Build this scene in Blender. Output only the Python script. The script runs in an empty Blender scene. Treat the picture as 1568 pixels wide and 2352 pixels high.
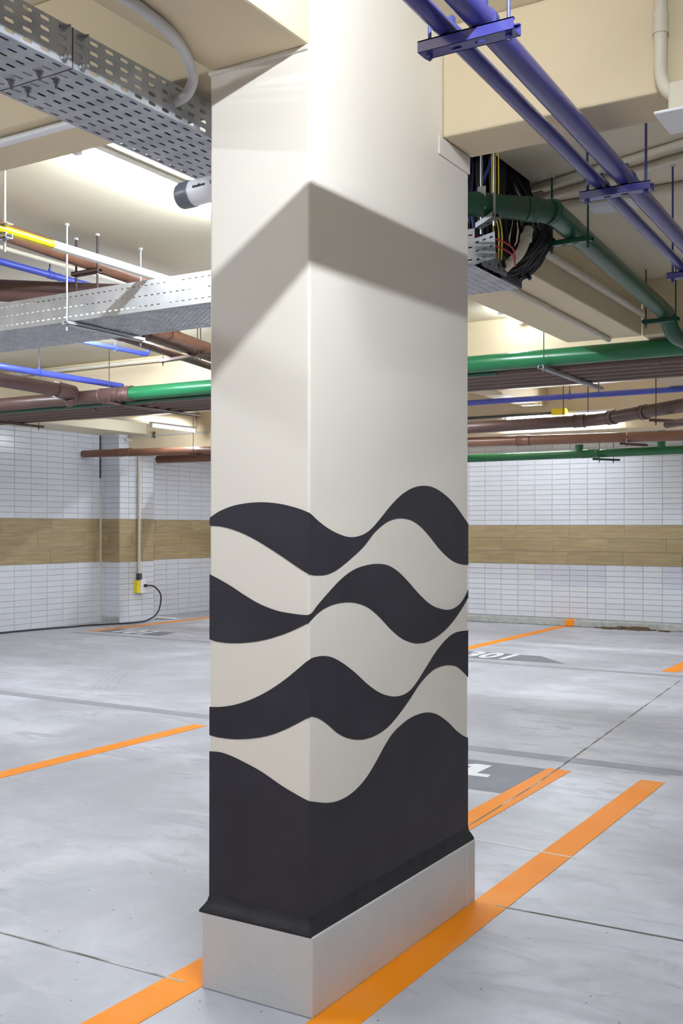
import bpy, math, random
from mathutils import Vector, Matrix

random.seed(7)
S = bpy.context.scene
COL = S.collection
PI = math.pi

# ------------------------------------------------------------------ camera, world, exposure
cam_d = bpy.data.cameras.new('camera')
cam = bpy.data.objects.new('camera', cam_d)
COL.objects.link(cam)
cam.location = (0, 0, 1.25)
cam.rotation_euler = (PI / 2, math.radians(-0.07), math.radians(31.28))
cam_d.sensor_fit = 'HORIZONTAL'
cam_d.sensor_width = 36
cam_d.lens = 36 * 2436 / 1568
cam_d.shift_y = 36 / 1568
cam_d.clip_start = 0.05
S.camera = cam

world = bpy.data.worlds.new('world')
S.world = world
world.use_nodes = True
world.node_tree.nodes['Background'].inputs[0].default_value = (0.8, 0.85, 1, 1)
world.node_tree.nodes['Background'].inputs[1].default_value = 0.2

S.view_settings.view_transform = 'Standard'
S.view_settings.look = 'None'
S.view_settings.gamma = 1
S.view_settings.use_curve_mapping = False
S.view_settings.exposure = 0.0
TUBE = 430.0          # emission strength of every lamp tube

# ------------------------------------------------------------------ materials
def srgb(r, g, b):
    f = lambda c: (c / 255 / 12.92) if c / 255 <= .04045 else ((c / 255 + .055) / 1.055) ** 2.4
    return (f(r), f(g), f(b))

def mat(name, col, rough=.5, metal=0., var=.0, vscale=4., col2=None, thr=None, bump=0., bscale=60.,
        coords='world', stretch=(1, 1, 1), rand=0., spec=.5, detail=4.):
    m = bpy.data.materials.new(name)
    m.use_nodes = True
    nt = m.node_tree
    N, L = nt.nodes, nt.links
    b = N['Principled BSDF']
    b.inputs['Roughness'].default_value = rough
    b.inputs['Metallic'].default_value = metal
    b.inputs['Specular IOR Level'].default_value = spec
    b.inputs['Base Color'].default_value = (*col, 1)
    if coords == 'world':
        tc = N.new('ShaderNodeNewGeometry').outputs['Position']
    else:
        tc = N.new('ShaderNodeTexCoord').outputs['Object']
    mp = N.new('ShaderNodeMapping')
    mp.inputs['Scale'].default_value = stretch
    L.new(tc, mp.inputs['Vector'])
    vec = mp.outputs['Vector']
    if rand and coords != 'world':
        oi = N.new('ShaderNodeObjectInfo')
        mul = N.new('ShaderNodeMath'); mul.operation = 'MULTIPLY'; mul.inputs[1].default_value = 37.
        L.new(oi.outputs['Random'], mul.inputs[0])
        ad = N.new('ShaderNodeVectorMath'); ad.operation = 'ADD'
        L.new(vec, ad.inputs[0]); L.new(mul.outputs[0], ad.inputs[1])
        vec = ad.outputs[0]
    out = None
    if var or col2:
        c2 = col2 if col2 else tuple(max(0, c * (1 - var)) for c in col)
        n = N.new('ShaderNodeTexNoise')
        n.inputs['Scale'].default_value = vscale
        n.inputs['Detail'].default_value = detail
        L.new(vec, n.inputs['Vector'])
        rp = N.new('ShaderNodeMapRange')
        lo, hi = thr if thr else (.3, .7)
        rp.inputs['From Min'].default_value = lo
        rp.inputs['From Max'].default_value = hi
        L.new(n.outputs['Fac'], rp.inputs['Value'])
        mx = N.new('ShaderNodeMix'); mx.data_type = 'RGBA'
        mx.inputs[6].default_value = (*col, 1)
        mx.inputs[7].default_value = (*c2, 1)
        L.new(rp.outputs[0], mx.inputs[0])
        out = mx.outputs[2]
    if rand:
        oi = N.new('ShaderNodeObjectInfo')
        rr = N.new('ShaderNodeMapRange')
        rr.inputs['To Min'].default_value = 1 - rand
        rr.inputs['To Max'].default_value = 1.0
        L.new(oi.outputs['Random'], rr.inputs['Value'])
        hs = N.new('ShaderNodeMix'); hs.data_type = 'RGBA'; hs.blend_type = 'MULTIPLY'
        hs.inputs[0].default_value = 1
        if out: L.new(out, hs.inputs[6])
        else: hs.inputs[6].default_value = (*col, 1)
        L.new(rr.outputs[0], hs.inputs[7])
        out = hs.outputs[2]
    if out: L.new(out, b.inputs['Base Color'])
    if bump:
        n2 = N.new('ShaderNodeTexNoise')
        n2.inputs['Scale'].default_value = bscale
        n2.inputs['Detail'].default_value = 5
        L.new(vec, n2.inputs['Vector'])
        bp = N.new('ShaderNodeBump')
        bp.inputs['Strength'].default_value = bump
        bp.inputs['Distance'].default_value = .01
        L.new(n2.outputs['Fac'], bp.inputs['Height'])
        L.new(bp.outputs[0], b.inputs['Normal'])
    return m

def emat(name, col, strength):
    m = bpy.data.materials.new(name)
    m.use_nodes = True
    b = m.node_tree.nodes['Principled BSDF']
    b.inputs['Base Color'].default_value = (.9, .9, .9, 1)
    b.inputs['Emission Color'].default_value = (*col, 1)
    b.inputs['Emission Strength'].default_value = strength
    return m

M = {}
M['cream'] = mat('cream_paint', (.74, .615, .41), .6, var=.06, vscale=1.6, bump=.12, bscale=9)
M['soffit'] = mat('cream_slab_paint', (.78, .70, .525), .65, var=.08, vscale=1.2, bump=.1, bscale=14)
M['column'] = mat('column_paint', (.84, .775, .675), .55, var=.03, vscale=2.5, bump=.08, bscale=7)
M['black'] = mat('black_wall_paint', (.020, .018, .025), .55, spec=.35, var=-.35, vscale=6, bump=.1, bscale=20)
M['mortar'] = mat('black_mortar', (.014, .014, .017), .6, spec=.3, var=-.5, vscale=14, bump=.35, bscale=22)
M['plinth'] = mat('plinth_grey', (.64, .635, .625), .5, var=.08, vscale=5, bump=.12, bscale=120)
M['orange'] = mat('orange_road_paint', (.86, .265, .004), .55, spec=.2, col2=(.86, .33, .06), vscale=2.2, thr=(.5, .75), bump=.05, bscale=40)
M['greyline'] = mat('grey_floor_paint', (.27, .27, .31), .5, var=-.35, vscale=7, thr=(.45, .8))
M['panel'] = mat('dark_grey_floor_paint', (.15, .15, .18), .55, var=-.3, vscale=6, thr=(.4, .8))
M['whitepaint'] = mat('white_road_paint', (.82, .83, .85), .5, var=.06, vscale=20)
M['joint'] = mat('joint_dark', (.16, .145, .12), .8, col2=(.5, .5, .48), vscale=5, thr=(.45, .6))
M['jointlight'] = mat('joint_light', (.66, .68, .66), .7)
M['tile'] = mat('white_ceramic', (.70, .715, .765), .22, rand=.05, coords='object', var=.04, vscale=3)
M['tile_lilac'] = mat('lilac_ceramic', (.60, .61, .70), .25, rand=.03, coords='object')
M['grout'] = mat('grout', (.53, .535, .56), .85, var=.3, vscale=8)
M['plank'] = mat('wood_look_porcelain', (.43, .335, .19), .4, col2=(.33, .25, .135), vscale=5, thr=(.35, .65), coords='object', stretch=(.55, 1, 7), rand=.12, detail=7)
M['curb'] = mat('curb_concrete', (.50, .51, .49), .8, var=.3, vscale=14, bump=.3, bscale=40)
M['stain'] = mat('brown_stain', (.16, .11, .06), .8, var=.4, vscale=30)
M['galv'] = mat('galvanised_steel', (.46, .475, .50), .42, metal=.55, col2=(.34, .355, .385), vscale=14, thr=(.35, .65), bump=.03, bscale=30)
M['galvdark'] = mat('dull_galvanised_steel', (.26, .27, .29), .6, metal=.0, var=.2, vscale=14)
M['galv2'] = mat('bright_galvanised_steel', (.66, .675, .69), .42, metal=.4, col2=(.55, .565, .58), vscale=10, thr=(.35, .65))
M['bolt'] = mat('bolt_steel', (.36, .36, .37), .4, metal=.8)
M['blue'] = mat('blue_pipe_paint', (.058, .056, .255), .2, var=.1, vscale=6, spec=.55)
M['blue2'] = mat('bright_blue_pipe_paint', (.07, .10, .52), .35, var=.1, vscale=6)
M['green'] = mat('green_pipe_paint', (.012, .088, .047), .3, col2=(.055, .07, .045), vscale=3.5, thr=(.5, .72), spec=.55)
M['green2'] = mat('bright_green_pipe_paint', (.011, .135, .05), .28, var=.1, vscale=3)
M['brown'] = mat('brown_pipe_paint', (.115, .062, .050), .36, var=.15, vscale=5)
M['brown2'] = mat('light_brown_pipe_paint', (.21, .095, .055), .35, var=.15, vscale=5)
M['rodbrown'] = mat('brown_rod', (.06, .035, .03), .6)
M['rodblue'] = mat('blue_rod', (.05, .055, .22), .45)
M['rodgreen'] = mat('green_rod', (.018, .07, .035), .45)
M['rod'] = mat('zinc_rod', (.62, .63, .62), .45, metal=.4)
M['yellow'] = mat('yellow_pipe_paint', (.82, .66, .01), .3)
M['pvc'] = mat('white_pvc', (.82, .82, .74), .35)
M['conduit'] = mat('painted_conduit', (.72, .66, .53), .5, var=.1, vscale=9)
M['conduitgrey'] = mat('grey_conduit', (.58, .57, .56), .4, var=.1, vscale=9)
M['darkpipe'] = mat('dark_conduit', (.06, .06, .065), .5)
M['white'] = mat('white_plastic', (.82, .82, .84), .35)
M['camgrey'] = mat('camera_grey', (.13, .135, .17), .35)
M['lens'] = mat('camera_glass', (.02, .02, .03), .08)
M['ink'] = mat('black_ink', (.02, .02, .03), .6)
M['cableblack'] = mat('black_cable', (.014, .013, .016), .45)
M['cableblue'] = mat('blue_cable', (.05, .065, .30), .45)
M['cableyellow'] = mat('yellow_cable', (.62, .46, .02), .45)
M['cablered'] = mat('red_cable', (.45, .04, .05), .45)
M['void'] = mat('dark_shaft', (.02, .02, .022), .9)
M['cord'] = mat('black_cord', (.03, .03, .035), .5)
M['tubeglow'] = emat('lamp_tube_light', (.88, .96, 1.05), TUBE)
M['tubelow'] = emat('weak_lamp_tube_light', (.88, .96, 1.05), TUBE * .38)
M['tubeold'] = emat('old_lamp_tube_light', (.88, .96, 1.05), TUBE * .22)
M['tubemid'] = emat('dimmer_lamp_tube_light', (.88, .96, 1.05), TUBE * .75)
M['tubenew'] = emat('new_lamp_tube_light', (.88, .96, 1.05), TUBE * 1.65)
M['farwall'] = mat('white_wall_paint', (.70, .71, .74), .55)

def concrete():
    m = bpy.data.materials.new('polished_concrete')
    m.use_nodes = True
    nt = m.node_tree; N, L = nt.nodes, nt.links
    b = N['Principled BSDF']
    geo = N.new('ShaderNodeNewGeometry')
    def noise(scale, detail, st=(1, 1, 1), rough=.55, dist=0.):
        mp = N.new('ShaderNodeMapping'); mp.inputs['Scale'].default_value = st
        mp.inputs['Rotation'].default_value = (0, 0, math.radians(-25))
        L.new(geo.outputs['Position'], mp.inputs['Vector'])
        n = N.new('ShaderNodeTexNoise')
        n.inputs['Scale'].default_value = scale; n.inputs['Detail'].default_value = detail
        n.inputs['Roughness'].default_value = rough; n.inputs['Distortion'].default_value = dist
        L.new(mp.outputs[0], n.inputs['Vector'])
        return n.outputs['Fac']
    def ramp(v, a, c):
        r = N.new('ShaderNodeMapRange'); r.inputs['From Min'].default_value = a; r.inputs['From Max'].default_value = c
        L.new(v, r.inputs['Value']); return r.outputs[0]
    def mix(f, c1, c2):
        x = N.new('ShaderNodeMix'); x.data_type = 'RGBA'
        L.new(f, x.inputs[0])
        for i, c in ((6, c1), (7, c2)):
            if isinstance(c, tuple): x.inputs[i].default_value = (*c, 1)
            else: L.new(c, x.inputs[i])
        return x.outputs[2]
    c = mix(ramp(noise(.9, 7, (1, 1.4, 1), .6, .6), .40, .62), (.56, .56, .615), (.39, .395, .44))
    c = mix(ramp(noise(2.2, 8, (1, 2.6, 1), .65, 1.2), .50, .70), c, (.33, .335, .375))
    c = mix(ramp(noise(3.1, 8, (1, 2.2, 1), .7, .8), .57, .74), c, (.60, .60, .56))
    c = mix(ramp(noise(.55, 6, (1, 1.2, 1), .62, .9), .46, .64), c, (.37, .37, .41))
    c = mix(ramp(noise(9, 8, (1, 3.2, 1), .75, .4), .56, .82), c, (.42, .425, .46))
    v = N.new('ShaderNodeTexVoronoi'); v.inputs['Scale'].default_value = 17
    v.feature = 'F1'
    L.new(geo.outputs['Position'], v.inputs['Vector'])
    dots = ramp(v.outputs['Distance'], .075, .05)
    ma = N.new('ShaderNodeMath'); ma.operation = 'MULTIPLY'
    L.new(dots, ma.inputs[0]); L.new(ramp(noise(7, 2), .45, .50), ma.inputs[1])
    c = mix(ma.outputs[0], c, (.12, .11, .11))
    L.new(c, b.inputs['Base Color'])
    rg = N.new('ShaderNodeMapRange'); rg.inputs['To Min'].default_value = .34; rg.inputs['To Max'].default_value = .55
    L.new(noise(3, 5), rg.inputs['Value']); L.new(rg.outputs[0], b.inputs['Roughness'])
    bp = N.new('ShaderNodeBump'); bp.inputs['Strength'].default_value = .06; bp.inputs['Distance'].default_value = .01
    L.new(noise(22, 6), bp.inputs['Height']); L.new(bp.outputs[0], b.inputs['Normal'])
    return m
M['floor'] = concrete()

# ------------------------------------------------------------------ mesh helpers
class MB:
    def __init__(s): s.v = []; s.f = []
    def quad(s, a, b, c, d):
        n = len(s.v); s.v += [tuple(a), tuple(b), tuple(c), tuple(d)]; s.f.append((n, n + 1, n + 2, n + 3)); return s
    def box(s, lo, hi, mtx=None):
        x0, y0, z0 = lo; x1, y1, z1 = hi
        p = [(x0, y0, z0), (x1, y0, z0), (x1, y1, z0), (x0, y1, z0), (x0, y0, z1), (x1, y0, z1), (x1, y1, z1), (x0, y1, z1)]
        if mtx: p = [tuple(mtx @ Vector(q)) for q in p]
        n = len(s.v); s.v += p
        s.f += [tuple(n + i for i in f) for f in ((0, 3, 2, 1), (4, 5, 6, 7), (0, 1, 5, 4), (1, 2, 6, 5), (2, 3, 7, 6), (3, 0, 4, 7))]
        return s
    def tube(s, path, r, seg=14, caps=True):
        P = [Vector(p) for p in path]
        k = len(P)
        rr = r if isinstance(r, (list, tuple)) else [r] * k
        T = []
        for i in range(k):
            a = P[max(0, i - 1)]; b = P[min(k - 1, i + 1)]
            t = (b - a); t = t.normalized() if t.length > 1e-9 else Vector((0, 0, 1)); T.append(t)
        up = Vector((0, 0, 1)) if abs(T[0].z) < .9 else Vector((1, 0, 0))
        nrm = (up - T[0] * up.dot(T[0])).normalized()
        n0 = len(s.v)
        for i in range(k):
            nrm = (nrm - T[i] * nrm.dot(T[i])).normalized()
            bi = T[i].cross(nrm)
            for j in range(seg):
                a = 2 * PI * j / seg
                s.v.append(tuple(P[i] + (nrm * math.cos(a) + bi * math.sin(a)) * rr[i]))
        for i in range(k - 1):
            for j in range(seg):
                a = n0 + i * seg + j; b = n0 + i * seg + (j + 1) % seg
                s.f.append((a, b, b + seg, a + seg))
        if caps:
            s.f.append(tuple(n0 + j for j in reversed(range(seg))))
            s.f.append(tuple(n0 + (k - 1) * seg + j for j in range(seg)))
        return s
    def cyl(s, a, b, r, seg=14): return s.tube([a, b], r, seg)
    def prism(s, poly, z0, z1):
        n = len(s.v); k = len(poly)
        s.v += [(x, y, z0) for x, y in poly] + [(x, y, z1) for x, y in poly]
        s.f.append(tuple(n + i for i in reversed(range(k)))); s.f.append(tuple(n + k + i for i in range(k)))
        for i in range(k): s.f.append((n + i, n + (i + 1) % k, n + k + (i + 1) % k, n + k + i))
        return s
    def slots(s, o, ud, vd, nu, nv, pu, pv, L, W, skip=None):
        """perforated sheet: nu x nv cells with a long slot along ud in each"""
        o, ud, vd = Vector(o), Vector(ud).normalized(), Vector(vd).normalized()
        for i in range(nu):
            for j in range(nv):
                c = o + ud * (pu * (i + .5)) + vd * (pv * (j + .5))
                P = lambda x, y: tuple(c + ud * x + vd * y)
                hu, hv, h, r = pu / 2, pv / 2, L / 2, W / 2
                if skip and skip(i, j):
                    s.quad(P(-hu, -hv), P(hu, -hv), P(hu, hv), P(-hu, hv)); continue
                g, q = h - .7 * r, .35 * r
                n = len(s.v)
                s.v += [P(hu, -hv), P(hu, hv), P(-hu, hv), P(-hu, -hv),
                        P(h, -q), P(h, q), P(g, r), P(-g, r), P(-h, q), P(-h, -q), P(-g, -r), P(g, -r)]
                for f in ((0, 1, 5, 4), (1, 6, 5), (1, 2, 7, 6), (2, 8, 7), (2, 3, 9, 8), (3, 10, 9), (3, 0, 11, 10), (0, 4, 11)):
                    s.f.append(tuple(n + a for a in f))
        return s
    def mesh(s, name, m, smooth=False):
        me = bpy.data.meshes.new(name)
        me.from_pydata(s.v, [], s.f); me.validate(); me.update()
        if m: me.materials.append(M[m] if isinstance(m, str) else m)
        if smooth:
            me.polygons.foreach_set('use_smooth', [True] * len(me.polygons))
            try: me.set_sharp_from_angle(angle=math.radians(40))
            except Exception: pass
        return me
    def build(s, name, m, parent=None, smooth=False):
        o = bpy.data.objects.new(name, s.mesh(name, m, smooth)); COL.objects.link(o)
        if parent:
            o.parent = parent
            o.matrix_parent_inverse = Matrix.Translation(-Vector(parent.location)) if parent.type == 'EMPTY' else Matrix()
        return o

def tag(o, label, cat, group=None):
    o['label'] = label; o['category'] = cat
    if group: o['group'] = group
    return o
def thing(name, label, cat, loc=(0, 0, 0), group=None):
    o = bpy.data.objects.new(name, None); COL.objects.link(o); o.location = loc; o.empty_display_size = .1
    return tag(o, label, cat, group)
def struct(o):
    o['kind'] = 'structure'; return o
def bevel(o, w, seg=2):
    b = o.modifiers.new('bevel', 'BEVEL'); b.width = w; b.segments = seg; b.limit_method = 'ANGLE'
def solid(o, t):
    b = o.modifiers.new('solid', 'SOLIDIFY'); b.thickness = t; b.offset = 0

def catmull(pts, n=8):
    P = [Vector(p) for p in pts]
    out = []
    for i in range(len(P) - 1):
        p0 = P[max(0, i - 1)]; p1 = P[i]; p2 = P[i + 1]; p3 = P[min(len(P) - 1, i + 2)]
        for k in range(n):
            t = k / n
            out.append(.5 * ((2 * p1) + (-p0 + p2) * t + (2 * p0 - 5 * p1 + 4 * p2 - p3) * t * t + (-p0 + 3 * p1 - 3 * p2 + p3) * t ** 3))
    out.append(P[-1]); return out

def fillet(pts, rad, n=6):
    """polyline with rounded corners"""
    P = [Vector(p) for p in pts]; out = [P[0]]
    for i in range(1, len(P) - 1):
        a = (P[i - 1] - P[i]); b = (P[i + 1] - P[i])
        r = min(rad, a.length * .48, b.length * .48)
        s, e = P[i] + a.normalized() * r, P[i] + b.normalized() * r
        for k in range(n + 1):
            t = k / n
            out.append(s * (1 - t) ** 2 + P[i] * 2 * t * (1 - t) + e * t * t)
    out.append(P[-1]); return out

def text_mesh(name, txt, size, m, matrix, parent=None, extrude=.0008, spacing=1.0, bold=0.):
    c = bpy.data.curves.new(name, 'FONT'); c.body = txt; c.size = size; c.extrude = extrude
    c.align_x = 'CENTER'; c.align_y = 'CENTER'; c.space_character = spacing; c.offset = bold; c.resolution_u = 4
    tmp = bpy.data.objects.new('tmp', c); COL.objects.link(tmp)
    dg = bpy.context.evaluated_depsgraph_get()
    me = bpy.data.meshes.new_from_object(tmp.evaluated_get(dg))
    bpy.data.objects.remove(tmp); bpy.data.curves.remove(c)
    me.transform(matrix); me.materials.clear(); me.materials.append(M[m]); me.name = name
    o = bpy.data.objects.new(name, me); COL.objects.link(o)
    if parent:
        o.parent = parent
        o.matrix_parent_inverse = Matrix.Translation(-Vector(parent.location)) if parent.type == 'EMPTY' else Matrix()
    return o

# ------------------------------------------------------------------ room shell
XL, XR, YB, YF = -10.0, 5.0, 13.1, -4.0
SLAB, SOF = 2.85, 2.49
floor = struct(MB().box((XL - .3, YF - .3, -.1), (XR + .3, YB + .3, 0)).build('floor', 'floor'))
def joint(a, b, w, m='joint', h=.0012):
    a, b = Vector((*a, 0)), Vector((*b, 0)); d = (b - a).normalized(); n = Vector((-d.y, d.x, 0)) * w / 2
    mb = MB().prism([tuple((p)[:2]) for p in (a - n, b - n, b + n, a + n)], -.002, h)
    return mb.build('joint', m, floor)
joint((-1.873, 4.94), (-2.145, 8.9), .008, h=.0022)
joint((-1.852, 4.08), (-1.873, 4.94), .008, h=.0022)
joint((-1.74, 3.91), (-1.326, 3.889), .008, 'jointlight', h=.0022)
joint((-1.383, 3.264), (-.78, 3.282), .007, h=.0022)
joint((-2.70, 2.247), (-1.88, 2.267), .007, h=.0022)

# slab with an opening for the cable riser
HX0, HX1, HY0, HY1 = -2.36, -1.80, 4.18, 4.86
sl = MB()
for x0, x1, y0, y1 in ((XL, XR, YF, HY0), (XL, HX0, HY0, HY1), (HX1, XR, HY0, HY1), (XL, XR, HY1, YB)):
    sl.box((x0, y0, SLAB), (x1, y1, SLAB + .2))
ceiling = struct(sl.build('ceiling', 'soffit'))
sh = MB()
for lo, hi in (((HX0 - .02, HY0 - .02, SLAB + .2), (HX0, HY1 + .02, 3.7)), ((HX1, HY0 - .02, SLAB + .2), (HX1 + .02, HY1 + .02, 3.7)),
               ((HX0, HY0 - .02, SLAB + .2), (HX1, HY0, 3.7)), ((HX0, HY1, SLAB + .2), (HX1, HY1 + .02, 3.7)), ((HX0, HY0, 3.7), (HX1, HY1, 3.72))):
    sh.box(lo, hi)
sh.build('shaft', 'void', ceiling)

def beam(lo, hi, m='cream'):
    o = struct(MB().box(lo, hi).build('ceiling_beam', m)); bevel(o, .008, 2); return o
CX0, CX1, CY0, CY1 = -1.808, -1.485, 2.285, 3.262
beam((CX0 + .005, YF, SOF), (CX1, CY0, SLAB))                     # runs over the camera to the column
beam((XL, CY0 + .0, SOF + .005), (CX0, CY0 + .275, SLAB))          # left of the column
beam((CX1, 3.06, SOF + .005), (XR, 3.28, SLAB))                   # right of the column
beam((-2.40, 4.88, SOF), (-1.90, 6.86, SLAB))                     # beyond the column
beam((-1.90, 6.86, SOF), (XR, 7.10, SLAB))
beam((XL, 7.55, SOF), (-1.90, 7.80, SLAB))
beam((XL, 10.5, 2.24), (XR, 10.88, SLAB))
for x in (-8.6, -6.3, -4.0, -1.6, .7, 3.0):
    beam((x - .11, 7.82, SOF + .02), (x + .11, 10.48, SLAB))
    beam((x - .11, 10.9, SOF + .02), (x + .11, YB, SLAB))
beam((XL, 7.82, 2.465), (-9.35, 10.5, SLAB), 'soffit')
beam((XL, 10.88, 2.44), (-9.35, YB, SLAB), 'soffit')
beam((XL, 9.1, SOF + .05), (XR, 9.3, SLAB))
beam((-2.40, 7.82, SOF + .01), (-1.90, 10.48, SLAB))
beam((XL, 12.3, SOF + .04), (XR, 12.5, SLAB))

# walls out of frame
w = MB().box((XL - .3, YF - .2, 0), (XR + .3, YF, SLAB)); struct(w.build('wall_front', 'farwall'))
w = MB().box((XR, YF, 0), (XR + .2, YB + .2, SLAB)); struct(w.build('wall_right', 'farwall'))

# ---- tiled walls
def tile_mesh(w, h, t, name, m):
    e = .0025
    mb = MB()
    mb.v = [(-w / 2, 0, -h / 2), (w / 2, 0, -h / 2), (w / 2, 0, h / 2), (-w / 2, 0, h / 2),
            (-w / 2 + e, -t, -h / 2 + e), (w / 2 - e, -t, -h / 2 + e), (w / 2 - e, -t, h / 2 - e), (-w / 2 + e, -t, h / 2 - e)]
    mb.f = [(4, 5, 6, 7), (0, 1, 5, 4), (1, 2, 6, 5), (2, 3, 7, 6), (3, 0, 4, 7)]
    return mb.mesh(name, m)

def tiled(wall, org, rot, s0, s1, segs, off, view):
    """wall: parent. org: world point with s=0,z=0. rot: z rotation so that local +x runs along s and -y faces the room.
    segs: list of (z0, z1, kind, pitch_s, pitch_z). view=(a,b): s range built piece by piece, the rest joined."""
    R = Matrix.Translation(Vector(org)) @ Matrix.Rotation(rot, 4, 'Z')
    rest = {}
    cache = {}
    rowk = 0
    for z0, z1, kind, ps, pz in segs:
        nz = max(1, round((z1 - z0) / pz)); dz = (z1 - z0) / nz
        g = .0045 if kind == 'tile' else .003
        for r in range(nz):
            zc = z0 + dz * (r + .5)
            sh = off if kind == 'tile' else off + (.33, .07, .36)[r % 3] * ps
            k0 = math.floor((s0 - sh) / ps); k1 = math.ceil((s1 - sh) / ps)
            for k in range(k0, k1):
                a = max(s0, sh + k * ps); b = min(s1, sh + (k + 1) * ps)
                if b - a < .02: continue
                m = kind
                if kind == 'tile' and wall.name == 'wall_back' and z1 < 1 and r >= nz - 4:
                    sc = (a + b) / 2
                    if -4.95 < sc < -3.98 and not (sc < -4.7 and r < nz - 3) or sc > -3.35: m = 'tile_lilac'
                wd, hd = b - a - g, dz - g
                if view[0] <= (a + b) / 2 <= view[1]:
                    key = (round(wd, 3), round(hd, 3), m)
                    if key not in cache: cache[key] = tile_mesh(wd, hd, .005, 'wood_look_plank' if kind == 'plank' else 'tile', m)
                    o = bpy.data.objects.new('wood_look_plank' if kind == 'plank' else 'tile', cache[key]); COL.objects.link(o)
                    o.parent = wall
                    o.matrix_world = R @ Matrix.Translation(((a + b) / 2, random.uniform(-.0006, .0006), zc))
                else:
                    rest.setdefault(m, []).append(((a + b) / 2, zc, wd, hd))
    for m, L in rest.items():
        mb = MB()
        for s, z, wd, hd in L:
            x0, x1, za, zb, t = s - wd / 2, s + wd / 2, z - hd / 2, z + hd / 2, .005
            P = lambda x, y, zz: tuple(R @ Vector((x, y, zz)))
            mb.quad(P(x0, -t, za), P(x1, -t, za), P(x1, -t, zb), P(x0, -t, zb))
        o = mb.build('tile_field' if m != 'plank' else 'plank_field', m, wall); o['kind'] = 'stuff'

ROT_L = PI / 2     # left wall: local +x -> world +Y, room side (-y local) -> world +X
segsL = [(0.0, .795, 'tile', .2615, .0722), (.795, 1.36, 'plank', .80, .19), (1.36, 2.49, 'tile', .2615, .0722)]
wl = struct(MB().box((XL - .2, YF, 0), (XL, 10.33, SLAB)).build('wall_left', 'grout'))
tiled(wl, (XL, 0, 0), ROT_L, YF, 10.33, segsL, 8.87 - .2615 * 60, (8.35, 10.4))
wl2 = struct(MB().box((XL - .2, 10.33, 0), (XL, YB, SLAB)).build('wall_left', 'grout'))
tiled(wl2, (XL, 0, 0), ROT_L, 10.99, YB, segsL, 10.99 + .13, (10.9, 12.75))
pil = struct(MB().box((XL, 10.33, 0), (XL + .335, 10.99, SLAB)).build('wall_pilaster', 'grout'))
tiled(pil, (XL + .335, 0, 0), ROT_L, 10.33, 10.99, segsL, 10.33 + .17, (10, 11))
tiled(pil, (0, 10.33, 0), 0, XL, XL + .335, segsL, XL + .08, (-11, -9))
segsB = [(.095, .78, 'tile', .234, .0685), (.78, 1.286, 'plank', .72, .17), (1.286, 2.46, 'tile', .234, .0660)]
wb = struct(MB().box((XL - .2, YB, 0), (XR + .2, YB + .2, SLAB)).build('wall_back', 'grout'))
tiled(wb, (0, YB, 0), 0, XL, XR, segsB, -3.376 - .234 * 40, (-6.15, -3.0))
curb = struct(MB().box((XL, YB - .09, 0), (XR, YB, .085)).build('trim_1', 'curb')); bevel(curb, .012)
mk = MB().box((-4.575, YB - .0925, .001), (-4.45, YB - .0, .0875)).build('curb_mark', 'orange'); bevel(mk, .012)
tag(mk, 'orange painted block on the kerb at the far end of a bay line', 'kerb mark')
st = MB()
for k in range(26):
    x = -3.70 + random.gauss(0, .16); y = YB - .10 - abs(random.gauss(0, .05)); r = random.uniform(.012, .05)
    st.prism([(x + r * 2 * math.cos(a * PI / 4), y + r * .7 * math.sin(a * PI / 4)) for a in range(8)], 0, .006 + .035 * random.random())
dp = st.build('dirt_patch', 'stain'); dp['kind'] = 'stuff'
tag(dp, 'brown dirt spilled on the floor along the far grey kerb', 'dirt')
struct(MB().box((XL, 10.31, 0), (XL + .02, 10.33, 1.9)).build('trim_2', 'conduit'))
struct(MB().box((XL, 10.3, 1.9), (XL + .012, 10.33, 2.47)).build('trim_3', 'darkpipe'))
struct(MB().box((XL + .02, 10.318, 0), (XL + .333, 10.33, .085)).build('trim_4', 'curb'))

# ------------------------------------------------------------------ column
col = thing('column', 'square concrete column painted with black waves on a grey plinth', 'column', ((CX0 + CX1) / 2, (CY0 + CY1) / 2, 0))
shaft = MB().box((CX0, CY0, .10), (CX1, CY1, SLAB)).build('shaft', 'column', col); bevel(shaft, .006, 2)
BX0, BX1, BY0, BY1, BH = -1.818, -1.461, 2.265, 3.271, .207
pl = MB().box((BX0, BY0, 0), (BX1, BY1, BH)).build('plinth', 'plinth', col); bevel(pl, .004, 2)
pl['label'] = 'light grey rendered plinth'
# seam near the far end of the plinth
MB().box((BX1 - .002, 3.205, .002), (BX1 + .0012, 3.209, BH - .004)).build('seam', 'jointlight', col)
# black mortar bevel between shaft and plinth
mo = MB(); NS = 26
def ring(dx, z, jit):
    pts = []
    for a, b in (((CX0 - dx, CY0 - dx), (CX1 + dx, CY0 - dx)), ((CX1 + dx, CY0 - dx), (CX1 + dx, CY1 + dx * .4)),
                 ((CX1 + dx, CY1 + dx * .4), (CX0 - dx, CY1 + dx * .4)), ((CX0 - dx, CY1 + dx * .4), (CX0 - dx, CY0 - dx))):
        for k in range(NS):
            t = k / NS
            pts.append((a[0] + (b[0] - a[0]) * t, a[1] + (b[1] - a[1]) * t, z + random.uniform(-jit, jit)))
    return pts
rings = [ring(.0202, BH - .002, .0), ring(.0195, BH + .006, .002), ring(.010, BH + .018, .003), ring(.004, BH + .028, .003), ring(.0013, BH + .042, .004)]
for r in rings: mo.v += r
K = 4 * NS
for i in range(len(rings) - 1):
    for j in range(K):
        a = i * K + j; b = i * K + (j + 1) % K
        mo.f.append((a, b, b + K, a + K))
mo.build('mortar_bevel', 'mortar', col, smooth=True)
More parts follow.
